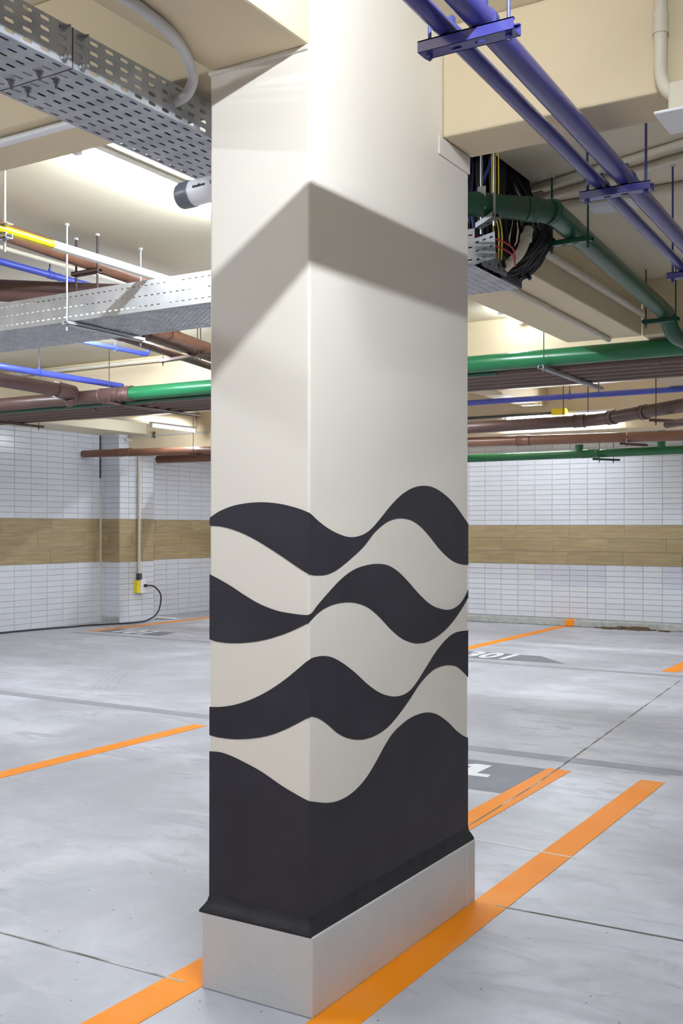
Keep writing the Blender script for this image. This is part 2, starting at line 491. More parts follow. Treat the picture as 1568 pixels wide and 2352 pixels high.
# small plaster lip under the right-hand beam
lip = MB().box((CX1, 3.03, SOF - .055), (CX1 + .005, CY1 + .003, SOF + .004)).build('plaster_lip', 'column', col); bevel(lip, .0045, 3)
lip = MB().box((CX0 - .004, CY0 - .007, SOF - .012), (CX1 - .002, CY0 + .01, SOF + .004)).build('plaster_lip', 'column', col); bevel(lip, .006, 2)

# wave bands: metres along the unfolded faces (s<0: left face measured from the near edge, s>0: right face), height z
F_, CU, CV, HH = 2436., 784., 1212., 1.25
YW = math.radians(31.28); cc, ss = math.cos(YW), math.sin(YW)
def face(zx, zy, px=False):
    u, v = (zx, zy) if px else (460 + zx / 2.45, 1100 + zy / 2.45)
    a = (u - CU) / F_
    if u <= 710.5:
        wd = CY0 / (a * ss + cc); s = (wd * (a * cc - ss)) - CX1
        s = min(0, max(CX0 - CX1, s)); return (s, HH + (CV - v) / F_ * wd)
    wd = CX1 / (a * cc - ss); s = wd * (a * ss + cc) - CY0
    s = min(CY1 - CY0, max(0, s)); return (s, HH + (CV - v) / F_ * wd)
W = {
 'a1': [(50,220),(110,182),(200,148),(320,132),(430,138),(530,160),(614,192),(660,235),(720,280),(790,315),(850,328),(910,315),(960,282),(1010,225),(1070,150),(1130,90),(1190,52),(1250,38),(1310,48),(1370,85),(1430,145),(1512,252)],
 'b1': [(50,265),(110,268),(180,285),(260,317),(340,360),(450,430),(550,498),(614,536),(655,543),(710,538),(770,510),(850,445),(920,378),(980,300),(1040,248),(1090,226),(1140,222),(1190,235),(1240,270),(1290,325),(1350,400),(1410,455),(1460,478),(1512,483)],
 'a2': [(50,537),(110,567),(180,608),(250,655),(330,702),(420,738),(500,755),(614,764),(660,710),(720,640),(780,575),(840,525),(900,495),(980,478),(1050,485),(1110,520),(1170,580),(1230,648),(1290,703),(1340,727),(1390,736),(1430,725),(1470,690),(1512,624)],
 'b2': [(50,903),(100,917),(180,925),(280,920),(380,902),(480,870),(560,835),(614,806),(650,765),(700,728),(760,703),(830,694),(890,702),(950,728),(1010,780),(1070,845),(1130,895),(1180,918),(1225,925),(1280,914),(1340,880),(1400,825),(1460,745),(1512,666)],
 'a3': [(50,1283),(120,1283),(200,1270),(290,1240),(380,1195),(470,1135),(550,1070),(614,1018),(650,1002),(690,996),(740,1004),(800,1036),(870,1090),(940,1155),(1000,1198),(1050,1218),(1095,1224),(1140,1215),(1180,1190),(1220,1140),(1270,1060),(1330,965),(1390,895),(1440,862),(1512,850)],
 'b3': [(50,1442),(110,1456),(200,1465),(300,1460),(400,1440),(500,1400),(614,1340),(625,1337),(670,1350),(720,1385),(770,1428),(820,1455),(880,1467),(940,1460),(1000,1435),(1060,1390),(1120,1320),(1180,1235),(1240,1145),(1300,1082),(1350,1055),(1400,1047),(1450,1060),(1512,1112)],
 'a4': [(50,1533),(110,1538),(170,1557),(240,1590),(343,1646),(465,1730),(564,1788),(614,1813),(711,1823),(784,1808),(858,1764),(931,1686),(990,1590),(1030,1515),(1080,1435),(1140,1375),(1200,1335),(1270,1314),(1330,1324),(1390,1365),(1440,1415),(1480,1445),(1512,1452)],
}
def curve(key):
    pts = [face(*p) for p in W[key]]
    out = catmull([(p[0], p[1], 0) for p in pts], 6)
    return [(p.x, p.y) for p in out]
SL, SR = CX0 - CX1, CY1 - CY0
grid = [SL + (0 - SL) * i / 40 for i in range(41)] + [SR * i / 90 for i in range(1, 91)]
def sample(c, s):
    c = sorted(c)
    if s <= c[0][0]: return c[0][1]
    for p, q in zip(c, c[1:]):
        if p[0] <= s <= q[0]:
            return p[1] if q[0] - p[0] < 1e-9 else p[1] + (q[1] - p[1]) * (s - p[0]) / (q[0] - p[0])
    return c[-1][1]
def fold(s, z, e):
    if s < 0: return (CX1 + s, CY0 - e, z)
    if s == 0: return (CX1 + e, CY0 - e, z)
    return (CX1 + e, CY0 + s, z)
def band(top, bot, label):
    t = curve(top); b = curve(bot) if bot else None
    e = .0012
    mb = MB(); ring = []
    for s in grid:
        zt = sample(t, s); zb = sample(b, s) if b else .16
        if zb > zt - .001: zb = zt - .001
        n = len(mb.v)
        mb.v += [fold(s, zb, e), fold(s, zt, e), fold(s, zb, -.002), fold(s, zt, -.002)]
    k = len(grid)
    for i in range(k - 1):
        a, c = 4 * i, 4 * (i + 1)
        mb.f += [(a, c, c + 1, a + 1), (a + 1, c + 1, c + 3, a + 3), (a + 2, c + 2, c, a)]
    mb.f += [(0, 1, 3, 2), (4 * (k - 1), 4 * (k - 1) + 2, 4 * (k - 1) + 3, 4 * (k - 1) + 1)]
    o = mb.build('painted_wave', 'black', col); o['label'] = label
band('a1', 'b1', 'topmost black painted wave band')
band('a2', 'b2', 'middle black painted wave band')
band('a3', 'b3', 'lowest free black painted wave band')
band('a4', None, 'solid black painted field above the plinth')

# ------------------------------------------------------------------ floor markings
def stripe(x0, x1, y0, y1, label, m='orange', sk=0., name='floor_line', cat='floor line', group=None, h=.0016):
    o = MB().prism([(x0, y0), (x1, y0), (x1 + sk, y1), (x0 + sk, y1)], -.001, h).build(name, m)
    return tag(o, label, cat, group)
stripe(-1.463, -1.345, YF + .3, 5.27, 'orange bay line running along the lit side of the wave column', sk=0.0)
stripe(-1.945, -1.822, YF + .3, 5.27, 'orange bay line passing the shaded left side of the wave column')
stripe(-4.30, -4.19, YF + .3, 5.27, 'orange bay line across the open floor left of the column')
stripe(-4.66, -4.53, 9.40, YB - .09, 'orange bay line running up to the orange kerb mark')
stripe(-2.42, -2.28, 9.36, YB - .09, 'orange bay line just entering at the right edge beyond the pipes')
stripe(-9.27, -9.15, 9.36, YB - .09, 'thin orange bay line beside the tiled pilaster')
stripe(-6.95, -6.83, 9.36, YB - .09, 'orange bay line hidden behind the wave column')
stripe(XL + .9, XR, 5.46, 5.585, 'nearer dark grey stripe crossing the driving lane', 'greyline', sk=0, name='lane_stripe', cat='floor stripe', h=.0010)
stripe(XL + .7, XR, 9.08, 9.17, 'farther thin grey stripe in front of the far bays', 'greyline', name='lane_stripe', cat='floor stripe', h=.0010)

tm = thing('tyre_mark', 'faint curved grey tyre mark on the floor left of the column', 'tyre mark', (-6.6, 6.9, 0))
M['tyre'] = mat('tyre_rubber_trace', (.37, .37, .41), .6, col2=(.44, .445, .485), vscale=3, thr=(.4, .6))
arc = catmull([(-5.75, 6.1, 0), (-6.05, 6.5, 0), (-6.35, 7.0, 0), (-6.45, 7.6, 0), (-6.40, 8.3, 0)], 8)
for k in range(4):
    off = .055 * k; mb = MB(); L_ = []
    for i, p in enumerate(arc):
        d = (arc[min(len(arc) - 1, i + 1)] - arc[max(0, i - 1)]).normalized(); n_ = Vector((-d.y, d.x, 0))
        L_.append((p + n_ * off, p + n_ * (off + .030)))
    for (a, b), (c, d) in zip(L_, L_[1:]):
        mb.quad((a.x, a.y, .0008), (c.x, c.y, .0008), (d.x, d.y, .0008), (b.x, b.y, .0008))
    mb.build('tread_trace', 'tyre', tm)

def bay_panel(poly, txt, size, sx, at, label):
    t = thing('bay_number_panel', label, 'bay number', (at[0], at[1], 0))
    MB().prism(poly, -.001, .0012).build('panel', 'panel', t)
    mt = Matrix.Translation((at[0], at[1], .0014)) @ Matrix.Diagonal((sx, 1, 1, 1))
    o = text_mesh('digits', txt, size, 'whitepaint', mt, t, extrude=.0004, spacing=1.05, bold=.02)
    o['label'] = 'white painted digits'
bay_panel([(-4.52, 9.36), (-3.30, 9.40), (-3.70, 9.84), (-4.52, 9.86)], '301', .58, .62, (-4.14, 9.62), 'dark grey floor panel with white number 301 by the far kerb')
bay_panel([(-9.13, 9.36), (-8.14, 9.36), (-8.22, 9.74), (-9.13, 9.76)], '101', .50, .75, (-8.70, 9.56), 'dark grey floor panel with white number 101 near the tiled pilaster')
t = thing('bay_number_panel', 'dark grey floor panel with white digit just right of the column', 'bay number', (-2.3, 5.0, 0))
MB().prism([(-3.3, 4.66), (-1.95, 4.66), (-1.95, 5.25), (-3.3, 5.25)], -.001, .0012).build('panel', 'panel', t)
MB().prism([(-2.39, 4.90), (-2.13, 4.92), (-2.14, 4.975), (-2.215, 4.975), (-2.215, 5.17), (-2.30, 5.17), (-2.37, 5.10), (-2.30, 5.10), (-2.30, 4.975), (-2.39, 4.965)], 0, .0018).build('digits', 'whitepaint', t)

# ------------------------------------------------------------------ lamps
def tube_lamp(a, b, label, group='tube lamps under the slab', glow='tubeglow'):
    a, b = Vector(a), Vector(b); d = (b - a).normalized()
    t = thing('tube_lamp', label, 'lamp', tuple((a + b) / 2 + Vector((0, 0, .04))), group)
    up = Vector((0, 0, 1)); n = d.cross(up)
    R = Matrix((( *d, 0), (*n, 0), (*up, 0), (0, 0, 0, 1))).transposed()
    R = Matrix.Translation((a + b) / 2) @ R
    L = (b - a).length
    h = MB().box((-L / 2, -.03, .022), (L / 2, .03, .05), R).build('housing', 'white', t); bevel(h, .006)
    for s in (-1, 1):
        MB().box((s * L / 2 - .012, -.016, -.018), (s * L / 2 + .012, .016, .024), R).build('lamp_holder', 'white', h)
    g = MB().cyl(a + d * .014, b - d * .014, .0100, 8).build('tube', glow, t, smooth=True)
    g['label'] = 'glowing white tube'
    return t
tube_lamp((-3.19, 3.16, 2.80), (-3.19, 4.36, 2.80), 'glowing tube lamp on the slab behind the perforated tray and camera', glow='tubemid')
tube_lamp((-.421, .75, 2.805), (-.458, 1.95, 2.805), 'tube lamp on the slab near the camera that lights the column', glow='tubenew')
tube_lamp((-4.33, 10.468, 2.392), (-3.17, 10.468, 2.392), 'long glowing tube lamp above the brown pipes on the right')
tube_lamp((-8.35, 9.45, 2.44), (-8.35, 10.25, 2.44), 'small glowing tube lamp near the tiled pilaster', glow='tubelow')
tube_lamp((-2.98, 7.1, 2.80), (-2.98, 7.5, 2.80), 'small glowing lamp peeping out right beside the column edge', glow='tubeold')
tube_lamp((-9.0, 12.6, 2.46), (-8.6, 12.6, 2.46), 'tiny far glowing lamp under the brown pipe rack', glow='tubeold')
for x, y, lab in ((-4.2, -.5, 'added fill tube lamp left of and behind the camera'), (-6.9, -.5, 'added fill tube lamp farther left and behind the camera'), (-7.4, 3.2, 'added fill tube lamp on the slab beyond the left edge'), (-8.3, 5.1, 'added fill tube lamp on the slab near the left wall beyond the edge'),  # unseen lamps added as fill for column, floor and left wall
                  (-3.1, 5.2, 'added fill tube lamp on the slab hidden directly behind the column')):
    tube_lamp((x, y, 2.80), (x, y + 1.2, 2.80), lab)
for x, y, lab in ((-5.9, 6.2, 'added fill tube lamp hidden above the long tray'), (2.6, 8.2, 'added fill tube lamp far beyond the right edge past the rack'), (-.5, 8.3, 'added fill tube lamp just beyond the right edge past the rack'),  # more unseen lamps, added to brighten the far floor and back wall
                  (-5.2, 8.6, 'added fill tube lamp in the coffer behind the column'), (-7.6, 11.7, 'added fill tube lamp in the last coffer near the left wall'),
                  (-4.4, 11.7, 'added fill tube lamp in the last coffer before the kerb mark'), (-1.2, 11.7, 'added fill tube lamp in the last coffer beyond the right edge')):
    tube_lamp((x - .6, y, 2.77), (x + .6, y, 2.77), lab)

# ------------------------------------------------------------------ hangers
def hanger(c, d, L, ztop, m, rodm, label, rods=None, w=.04, h=.022, perf=False, low=.03, rr=.004, group='threaded-rod pipe hangers'):
    """c: centre of bar top; d: horizontal bar direction"""
    c = Vector(c); d = Vector((d[0], d[1], 0)).normalized(); n = Vector((-d.y, d.x, 0))
    t = thing('pipe_hanger', label, 'hanger', tuple(c), group)
    R = Matrix((( *d, 0), (*n, 0), (0, 0, 1, 0), (0, 0, 0, 1))).transposed(); R = Matrix.Translation(c) @ R
    mb = MB()
    e = .003
    if perf:
        k = max(3, int(L / .05))
        o_ = R @ Vector((-L / 2, -w / 2, -h)); mb.slots(o_, d, n, k, 1, L / k, w, .026, .012, skip=lambda i, j: i in (0, k - 1))
    else:
        mb.box((-L / 2, -w / 2, -h), (L / 2, w / 2, -h + e), R)
    mb.box((-L / 2, -w / 2, -h), (L / 2, -w / 2 + e, 0), R); mb.box((-L / 2, w / 2 - e, -h), (L / 2, w / 2, 0), R)
    mb.box((-L / 2, -w / 2, -e), (L / 2, -w / 2 + .010, 0), R); mb.box((-L / 2, w / 2 - .010, -e), (L / 2, w / 2, 0), R)
    mb.build('channel', m, t)
    for s in (rods if rods is not None else (-L / 2 + .02, L / 2 - .02)):
        p = R @ Vector((s, 0, 0))
        rd = MB().cyl((p.x, p.y, p.z - h - low), (p.x, p.y, ztop), rr, 8).build('rod', rodm, t)
        MB().cyl((p.x, p.y, p.z - h - .010), (p.x, p.y, p.z - h), .0085, 6).build('nut', m if m != 'galv2' else 'bolt', rd)
        if ztop > 2.8: MB().cyl((p.x, p.y, ztop - .012), (p.x, p.y, ztop), .012, 8).build('anchor', 'rod', rd)
    return t

def clamp(p, d, r, m, parent, up=.0, rod=None, ztop=None):
    """band clamp round a pipe"""
    p, d = Vector(p), Vector(d).normalized()
    o = MB().cyl(p - d * .012, p + d * .012, r + .004, 16).build('clamp', m, parent, True)
    MB().box((p.x - .006, p.y - .006, p.z + r), (p.x + .006, p.y + .006, p.z + r + .02)).build('clamp_ear', m, o)
    if rod: MB().cyl((p.x, p.y, p.z + r), (p.x, p.y, ztop), .004, 8).build('rod', rod, parent)

def pipe(name, label, m, path, r, cat='pipe', group=None, couplings=(), cm=None, fil=None, seg=18, cl=.05, cr=1.16):
    P = fillet(path, fil) if fil else [Vector(p) for p in path]
    t = thing(name, label, cat, tuple(P[0]), group)
    MB().tube(P, r, seg).build('run', m, t, True)
    for (p, d, *rest) in couplings:
        p, d = Vector(p), Vector(d).normalized(); l = rest[0] if rest else cl
        MB().tube([p - d * l, p - d * (l - .008), p - d * (l - .012), p + d * (l - .012), p + d * (l - .008), p + d * l],
                  [r * cr, r * cr, r * (cr - .06), r * (cr - .06), r * cr, r * cr], seg).build('coupling', cm or m, t, True)
    return t

# ---- two blue pipes on the right
def bx(x, y): return x - .031 * (y - 2.28)
for (x0, r, z, lab) in ((-.980, .030, 2.402, 'thicker of the two blue pipes slanting across the top right'),
                        (-1.062, .021, 2.393, 'thinner of the two blue pipes slanting across the top right')):
    t = pipe('fire_pipe', lab, 'blue', [(bx(x0, -3.8), -3.8, z), (bx(x0, 6.7), 6.7, z)], r, seg=24)
    for y in (2.2, 3.45, 4.74):
        p = Vector((bx(x0, y), y + .035, z))
        ck = MB().cyl(p - Vector((0, .011, 0)), p + Vector((0, .011, 0)), r + .003, 20).build('clamp', 'rodblue', t, True)
        MB().box((p.x - .005, p.y - .008, p.z + r), (p.x + .005, p.y + .008, p.z + r + .022)).build('clamp_ear', 'rodblue', ck)
for y, lab in ((2.2, 'blue channel bracket under the blue pipes at the top'), (3.45, 'blue channel bracket under the blue pipes beyond the beam'),
               (4.74, 'blue channel bracket under the blue pipes at the right edge'), (.95, 'blue channel bracket under the blue pipes above the camera')):
    hanger((bx(-1.005, y), y, 2.370), (1, 0), .235, SLAB, 'blue', 'rodblue', lab, perf=True, w=.045, h=.026, rr=.0045, low=.014)

# ---- green drain with 45 degree bend
gz = 2.60
pA, pB, pC = Vector((-2.30, 3.54, gz)), Vector((-1.585, 4.329, gz)), Vector((-1.697, 6.68, gz - .018))
d1, d2 = (pB - pA).normalized(), (pC - pB).normalized()
t = pipe('drain_pipe', 'dark green drain pipe with elbow beside the cable bundle', 'green', [pA, pB - d1 * .06, pB + (d2 - d1) * .012, pB + d2 * .06, pC], .05,
         couplings=[(pB - d1 * .10, d1, .022), (pB + (d2 - d1) * .004, (d1 + d2), .012)], seg=28, cr=1.09)
hanger(tuple(pB + d2 * .27 + Vector((0, 0, -.052))), (1, -.04), .21, SLAB, 'green', 'rodgreen', 'green channel bracket below the green drain elbow', perf=True, rr=.005)
hanger((-1.70, 6.55, 2.53), (1, 0), .22, SLAB, 'green', 'rodgreen', 'green channel bracket at the far end of the green drain')
pm = pA + d1 * .77
hanger((pm.x, pm.y, gz - .052), (-d1.y, d1.x), .17, SLAB, 'galvdark', 'bolt', 'bare metal bracket speckled green under the drain by the cables', perf=True, rr=.006)
MB().box((pm.x - .022, pm.y - .055, gz - .03), (pm.x + .014, pm.y - .051, gz + .065)).build('strap', 'bolt', t)

# ---- pipe rack beyond the column (green/brown main and thin brown lines)
RY = 7.0
def rz(x): return 2.425
t = pipe('drain_main', 'thick green drain main crossing on the rack right and left of column', 'green2', [(-6.40, RY, rz(0)), (-1.2, RY, rz(0)), (-.2, RY, rz(0))], .060,
         couplings=[((-1.62, RY, rz(0)), (1, 0, 0), .03), ((-1.50, RY, rz(0)), (1, 0, 0), .02)], seg=24, cr=1.08)
MB().tube(fillet([(-1.697, 6.66, 2.581), (-1.68, 6.78, 2.46), (-1.60, RY, rz(0))], .06), .050, 20).build('branch', 'green', t, True)
t = pipe('drain_main', 'thick brown drain main entering from the left on the rack', 'brown', [(-9.9, RY, 2.425), (-6.40, RY, 2.425)], .062,
         couplings=[((-6.65, RY, 2.425), (1, 0, 0), .12), ((-6.43, RY, 2.425), (1, 0, 0), .03)], seg=24, cr=1.14)
MB().tube(fillet([(-7.05, 4.4, 2.52), (-7.05, 6.85, 2.47), (-7.05, RY, 2.425)], .06), .060, 20).build('branch', 'brown', t, True)
MB().cyl((-7.05, 6.72, 2.475), (-7.05, 6.93, 2.46), .072, 20).build('coupling', 'brown', t, True)
MB().tube([(-7.05, 6.88, 2.40), (-7.05, 6.90, 2.34)], [.055, .03], 14).build('drip_cone', 'brown', t, True)
labs = ['nearest', 'second', 'third', 'fourth', 'farthest']
for i in range(5):
    y = 7.18 + .175 * i
    pipe('rack_pipe', f'thin brown pipe on the rack, {labs[i]} from the thick drain main', 'brown', [(-9.9, y, 2.385), (3., y, 2.385)], .032,
         group='thin brown pipes on the rack', couplings=[((-1.9 + .12 * i, y, 2.385), (1, 0, 0), .03), ((-7.7 + .5 * i, y, 2.385), (1, 0, 0), .03)], seg=14)
pipe('rack_pipe', 'thin green pipe on the rack below the brown drain main', 'green', [(-9.9, 7.09, 2.365), (-3.0, 7.09, 2.365)], .022, seg=12)
for x, lab in ((-8.75, 'long brown channel under the rack at the far left'), (-6.58, 'long brown channel under the rack left of the column'),
               (-4.4, 'long channel under the rack behind the column'), (-2.58, 'long perforated channel under the rack right of the column'), (-.45, 'long channel under the rack outside the right edge')):
    hanger((x, 7.50, 2.352), (0, 1), 1.32, SLAB, 'brown' if x < -3 else 'galv', 'rodbrown' if x < -3 else 'rodgreen', lab, perf=(x > -3), rods=(-.60, .60), w=.04, h=.022)

# ---- blue lines
t = pipe('blue_pipe', 'bright blue pipe crossing the right side below the rack', 'blue2', [(-5.2, 9.5, 2.47), (3, 9.5, 2.47)], .026)
clamp((-3.3, 9.5, 2.47), (1, 0, 0), .028, 'blue2', t, rod='rodblue', ztop=SLAB)
t = pipe('blue_pipe', 'bright blue pipe ending at the brown drain main on the left', 'blue2', [(-6.8, 4.3, 2.55), (-6.8, 7.3, 2.55)], .027)
clamp((-6.8, 6.3, 2.55), (0, 1, 0), .03, 'blue2', t, rod='rodblue', ztop=SLAB)
t = pipe('blue_pipe', 'short bright blue pipe with upturned end under the long tray', 'blue2', [(-6.22, 5.6, 2.75), (-6.22, 7.0, 2.75), (-6.22, 7.0, 2.84)], .019, fil=.04,
         couplings=[((-6.22, 6.9, 2.75), (0, 1, 0), .03), ((-6.22, 7.0, 2.79), (0, 0, 1), .02)])
clamp((-6.22, 6.6, 2.75), (0, 1, 0), .02, 'blue2', t, rod='rodblue', ztop=SLAB)
t = pipe('blue_pipe', 'dark blue pipe above the long tray at the left edge', 'blue2', [(-4.77, 2.7, 2.755), (-4.77, 4.86, 2.755), (-4.70, 4.92, 2.70)], .020, fil=.05,
         couplings=[((-4.77, 4.55, 2.755), (0, 1, 0), .03)])
clamp((-4.77, 4.5, 2.755), (0, 1, 0), .02, 'blue2', t, rod='rodblue', ztop=SLAB)
t = pipe('blue_pipe', 'thin navy pipe crossing the coffers above the green main', 'rodblue', [(-7.2, 8.4, 2.66), (-2.6, 8.4, 2.66)], .022)
for x in (-6.9, -5.6): clamp((x, 8.4, 2.66), (1, 0, 0), .022, 'rodblue', t, rod='rodblue', ztop=SLAB)

# ---- yellow and white pipe, brown pipe at the upper left
t = pipe('gas_pipe', 'yellow pipe with white sleeve hanging above the long tray', 'yellow', [(-3.60, -3.5, 2.525), (-3.60, 3.6, 2.525)], .0185)
o = MB().cyl((-3.60, 3.41, 2.525), (-3.62, 7.4, 2.525), .0212, 18).build('sleeve', 'pvc', t, True); o['label'] = 'white plastic sleeve'
hanger((-3.63, 3.13, 2.505), (1, 0), .14, SLAB, 'galv2', 'rod', 'galvanised bracket clamping the yellow pipe at the left edge', rods=(.04,), low=.055, rr=.006)
MB().box((-3.70, 3.11, 2.545), (-3.56, 3.15, 2.548)).build('upper_channel', 'galv2', bpy.data.objects['pipe_hanger.%03d' % (len([o for o in bpy.data.objects if o.name.startswith('pipe_hanger')]) - 1)])
t = pipe('drain_pipe', 'brown drain pipe behind the yellow and white pipe', 'brown2', [(-4.03, 2.57, 2.71), (-4.30, 5.1, 2.71)], .046)
hanger((-4.22, 4.25, 2.66), (1, 0), .20, SLAB, 'brown', 'rodbrown', 'small brown bracket under the brown drain behind the white sleeve', low=.10, rr=.006)
pipe('drain_pipe', 'upper dark brown pipe at the left edge behind the tray', 'brown', [(-5.4, 3.57, 2.61), (-4.0, 4.80, 2.61)], .042)
pipe('drain_pipe', 'lower dark brown pipe at the left edge behind the tray', 'brown', [(-5.4, 3.40, 2.53), (-4.0, 4.62, 2.53)], .030)
# brown group under the tray beside the column
t = pipe('drain_pipe', 'capped thick brown pipe beside the column below the tray', 'brown2', [(-4.86, 5.55, 2.605), (-5.25, 7.45, 2.60)], .042,
         couplings=[((-4.90, 5.76, 2.605), (-.2, 1, 0), .06)])
t = pipe('drain_pipe', 'thin brown pipe next to the capped thick one below the tray', 'brown', [(-5.03, 5.50, 2.605), (-5.42, 7.3, 2.60)], .030,
         couplings=[((-5.06, 5.66, 2.605), (-.2, 1, 0), .05)])
t = pipe('drain_pipe', 'leftmost thin brown pipe in the group below the tray', 'brown', [(-5.22, 5.45, 2.605), (-5.62, 7.3, 2.60)], .028,
         couplings=[((-5.25, 5.58, 2.605), (-.2, 1, 0), .05)])
hanger((-5.32, 6.35, 2.570), (1, -.2), .46, SLAB, 'brown', 'rodbrown', 'brown bracket under the group of brown pipes beside the column')
hanger((-4.95, 6.25, 2.552), (1, .1), .2, SLAB, 'brown', 'rodbrown', 'short brown bracket under the capped thick brown pipe')

# ---- far pipes
t = pipe('far_drain', 'brown drain pipe starting at the tiled wall before the pilaster', 'brown2', [(-9.97, 10.0, 2.20), (-2.0, 10.0, 2.10), (3, 10.0, 2.05)], .048,
         couplings=[((-9.25, 10.0, 2.195), (1, 0, -.01), .09), ((-3.95, 10.0, 2.125), (1, 0, -.01), .07)])
hanger((-8.05, 10.0, 2.13), (.45, .9), .3, SLAB, 'brown', 'rodbrown', 'brown bracket under the far drain left of the column', rods=(-.1,))
hanger((-2.86, 10.05, 2.055), (.4, .9), .35, SLAB, 'brown', 'rod', 'bracket under the far orange-brown drain right of the column', rods=(-.1,))
pipe('far_drain', 'lower brown pipe passing behind the tiled pilaster', 'brown2', [(-9.9, 11.35, 2.20), (-5.5, 11.35, 2.18)], .055)
t = pipe('far_drain', 'dark brown drain with 45 degree bend below the long lamp', 'brown', [(-5.2, 9.32, 2.20), (-2.95, 9.27, 2.215), (-1.85, 8.50, 2.235), (-.6, 7.6, 2.26)], .055,
         couplings=[((-3.13, 9.275, 2.214), (1, 0, 0), .05), ((-2.80, 9.165, 2.217), (1.1, -.77, 0), .04), ((-2.45, 8.92, 2.222), (1.1, -.77, 0), .03)], fil=.15)
pipe('far_drain', 'thinner brown pipe under the bent dark brown drain', 'brown', [(-2.35, 9.25, 2.14), (-1.6, 8.65, 2.15), (-.5, 7.8, 2.16)], .032)
hanger((-2.1, 8.9, 2.135), (.6, .75), .7, SLAB, 'brown', 'rodbrown', 'long brown bracket under the bent drain at the right edge', rods=(-.3, .3))
for x in (-3.28, -3.05): MB().cyl((x, 9.27, 2.25), (x, 9.27, SLAB), .004, 8).build('rod', 'rodbrown', t)
t = pipe('far_drain', 'bright green pipe along the top of the far tiled wall', 'green2', [(-5.6, 11.4, 2.06), (3, 11.4, 2.10)], .045,
         couplings=[((-3.72, 11.4, 2.07), (1, 0, 0), .09), ((-2.22, 11.4, 2.075), (1, 0, 0), .03)])
MB().cyl((-3.85, 11.4, 2.07), (-3.85, 11.4, 2.17), .045, 16).build('branch', 'green2', t, True)
MB().cyl((-2.95, 11.4, 2.08), (-2.95, 11.4, 2.40), .042, 16).build('riser', 'green2', t, True)
MB().cyl((-4.9, 11.4, 2.40), (-2.9, 11.4, 2.40), .042, 16).build('branch', 'green', t, True)
hanger((-3.55, 11.42, 2.01), (.5, .85), .36, SLAB, 'green', 'rodgreen', 'green bracket under the bright green far pipe', rods=(-.1, .1))
t = pipe('conduit', 'dark thin conduit leading to the yellow box', 'darkpipe', [(-5.6, 10.4, 2.42), (-3.75, 10.4, 2.425)], .015)
o = MB().box((-3.79, 10.35, 2.395), (-3.64, 10.44, 2.465)).build('junction_box', 'yellow'); bevel(o, .008)
tag(o, 'small yellow box at the end of the dark conduit above the lamp', 'box')

# ------------------------------------------------------------------ conduits
def conduit(label, path, r, m='conduit', fil=.06, bits=()):
    return pipe('conduit', label, m, path, r, fil=fil, couplings=bits, seg=14, cr=1.2)
conduit('grey bent conduit dropping from the soffit into the tray at top left', [(-1.69, 1.0, 2.474), (-1.70, 1.85, 2.474), (-1.72, 2.02, 2.474), (-1.775, 2.15, 2.470), (-1.812, 2.22, 2.45), (-1.845, 2.235, 2.42), (-1.93, 2.235, 2.40)], .0145, 'conduitgrey', .07)
conduit('white conduit along the beam soffit at the left edge', [(-5.5, 2.33, 2.478), (-2.2, 2.33, 2.478)], .013, 'white', None)
conduit('painted conduit running down the beam face at the top right', [(-.79, 3.038, 2.845), (-.79, 3.038, 2.53), (-.77, 3.03, 2.48), (-.72, 3.03, 2.445)], .019, 'conduit', .05, bits=[((-.79, 3.038, 2.68), (0, 0, 1), .03)])
conduit('upper of the thin painted conduits under the right slab', [(-1.96, 4.74, 2.832), (-.30, 4.20, 2.832)], .016, fil=None)
conduit('middle of the thin painted conduits under the right slab', [(-1.90, 4.87, 2.828), (-.30, 4.34, 2.828)], .018, fil=None)
conduit('lower thick painted conduit under the right slab', [(-1.85, 5.0, 2.825), (-.40, 5.0, 2.825)], .026, fil=None)
conduit('painted conduit along the beam soffit right of the column', [(-2.08, 4.92, 2.475), (-2.10, 6.8, 2.475)], .018, fil=None)
conduit('thick rounded pipe along the side of the right beam', [(-1.878, 4.95, 2.62), (-1.878, 6.8, 2.62)], .022, fil=None)
conduit('painted conduit along the coffer edge behind the blue pipe', [(-9.5, 7.5, 2.80), (-3.5, 7.5, 2.80)], .02, fil=None)
conduit('thin painted conduit on the slab behind the left beam', [(-6, 2.62, 2.83), (-2.6, 2.62, 2.83)], .014, fil=None)
conduit('thin painted conduit near the left slab above the blue pipe', [(-4.70, 2.7, 2.815), (-4.72, 5.6, 2.815)], .014, fil=None)
t = conduit('painted conduit under the green main beside the far lamp', [(-1.7, 8.6, 2.46), (-1.5, 8.5, 2.46), (-.2, 8.5, 2.46)], .02)
t = conduit('thin grey conduit along the beam above the pilaster', [(-9.8, 10.47, 2.44), (-5.6, 10.47, 2.46)], .008, 'conduitgrey', None)
for x in (-9.2, -7.9): MB().cyl((x, 10.47, 2.41), (x, 10.47, 2.49), .018, 8).build('clip', 'darkpipe', t)
conduit('cream conduit dropping down the tiled pilaster to the outlet', [(-9.63, 10.40, 2.40), (-9.63, 10.665, 2.40), (-9.63, 10.665, .60)], .020, 'conduit', .12)
t = thing('outlet_box', 'yellow and white outlet box on the pilaster with black plug', 'outlet', (-9.655, 10.67, .50))
o = MB().box((-9.660, 10.60, .38), (-9.60, 10.66, .545)).build('back_box', 'yellow', t); bevel(o, .006)
o = MB().box((-9.660, 10.655, .375), (-9.585, 10.76, .555)).build('cover', 'white', t); bevel(o, .006)
MB().box((-9.65, 10.635, .555), (-9.60, 10.69, .64)).build('coupler', 'darkpipe', t)
MB().cyl((-9.585, 10.72, .475), (-9.55, 10.73, .475), .02, 10).build('plug', 'cord', t)
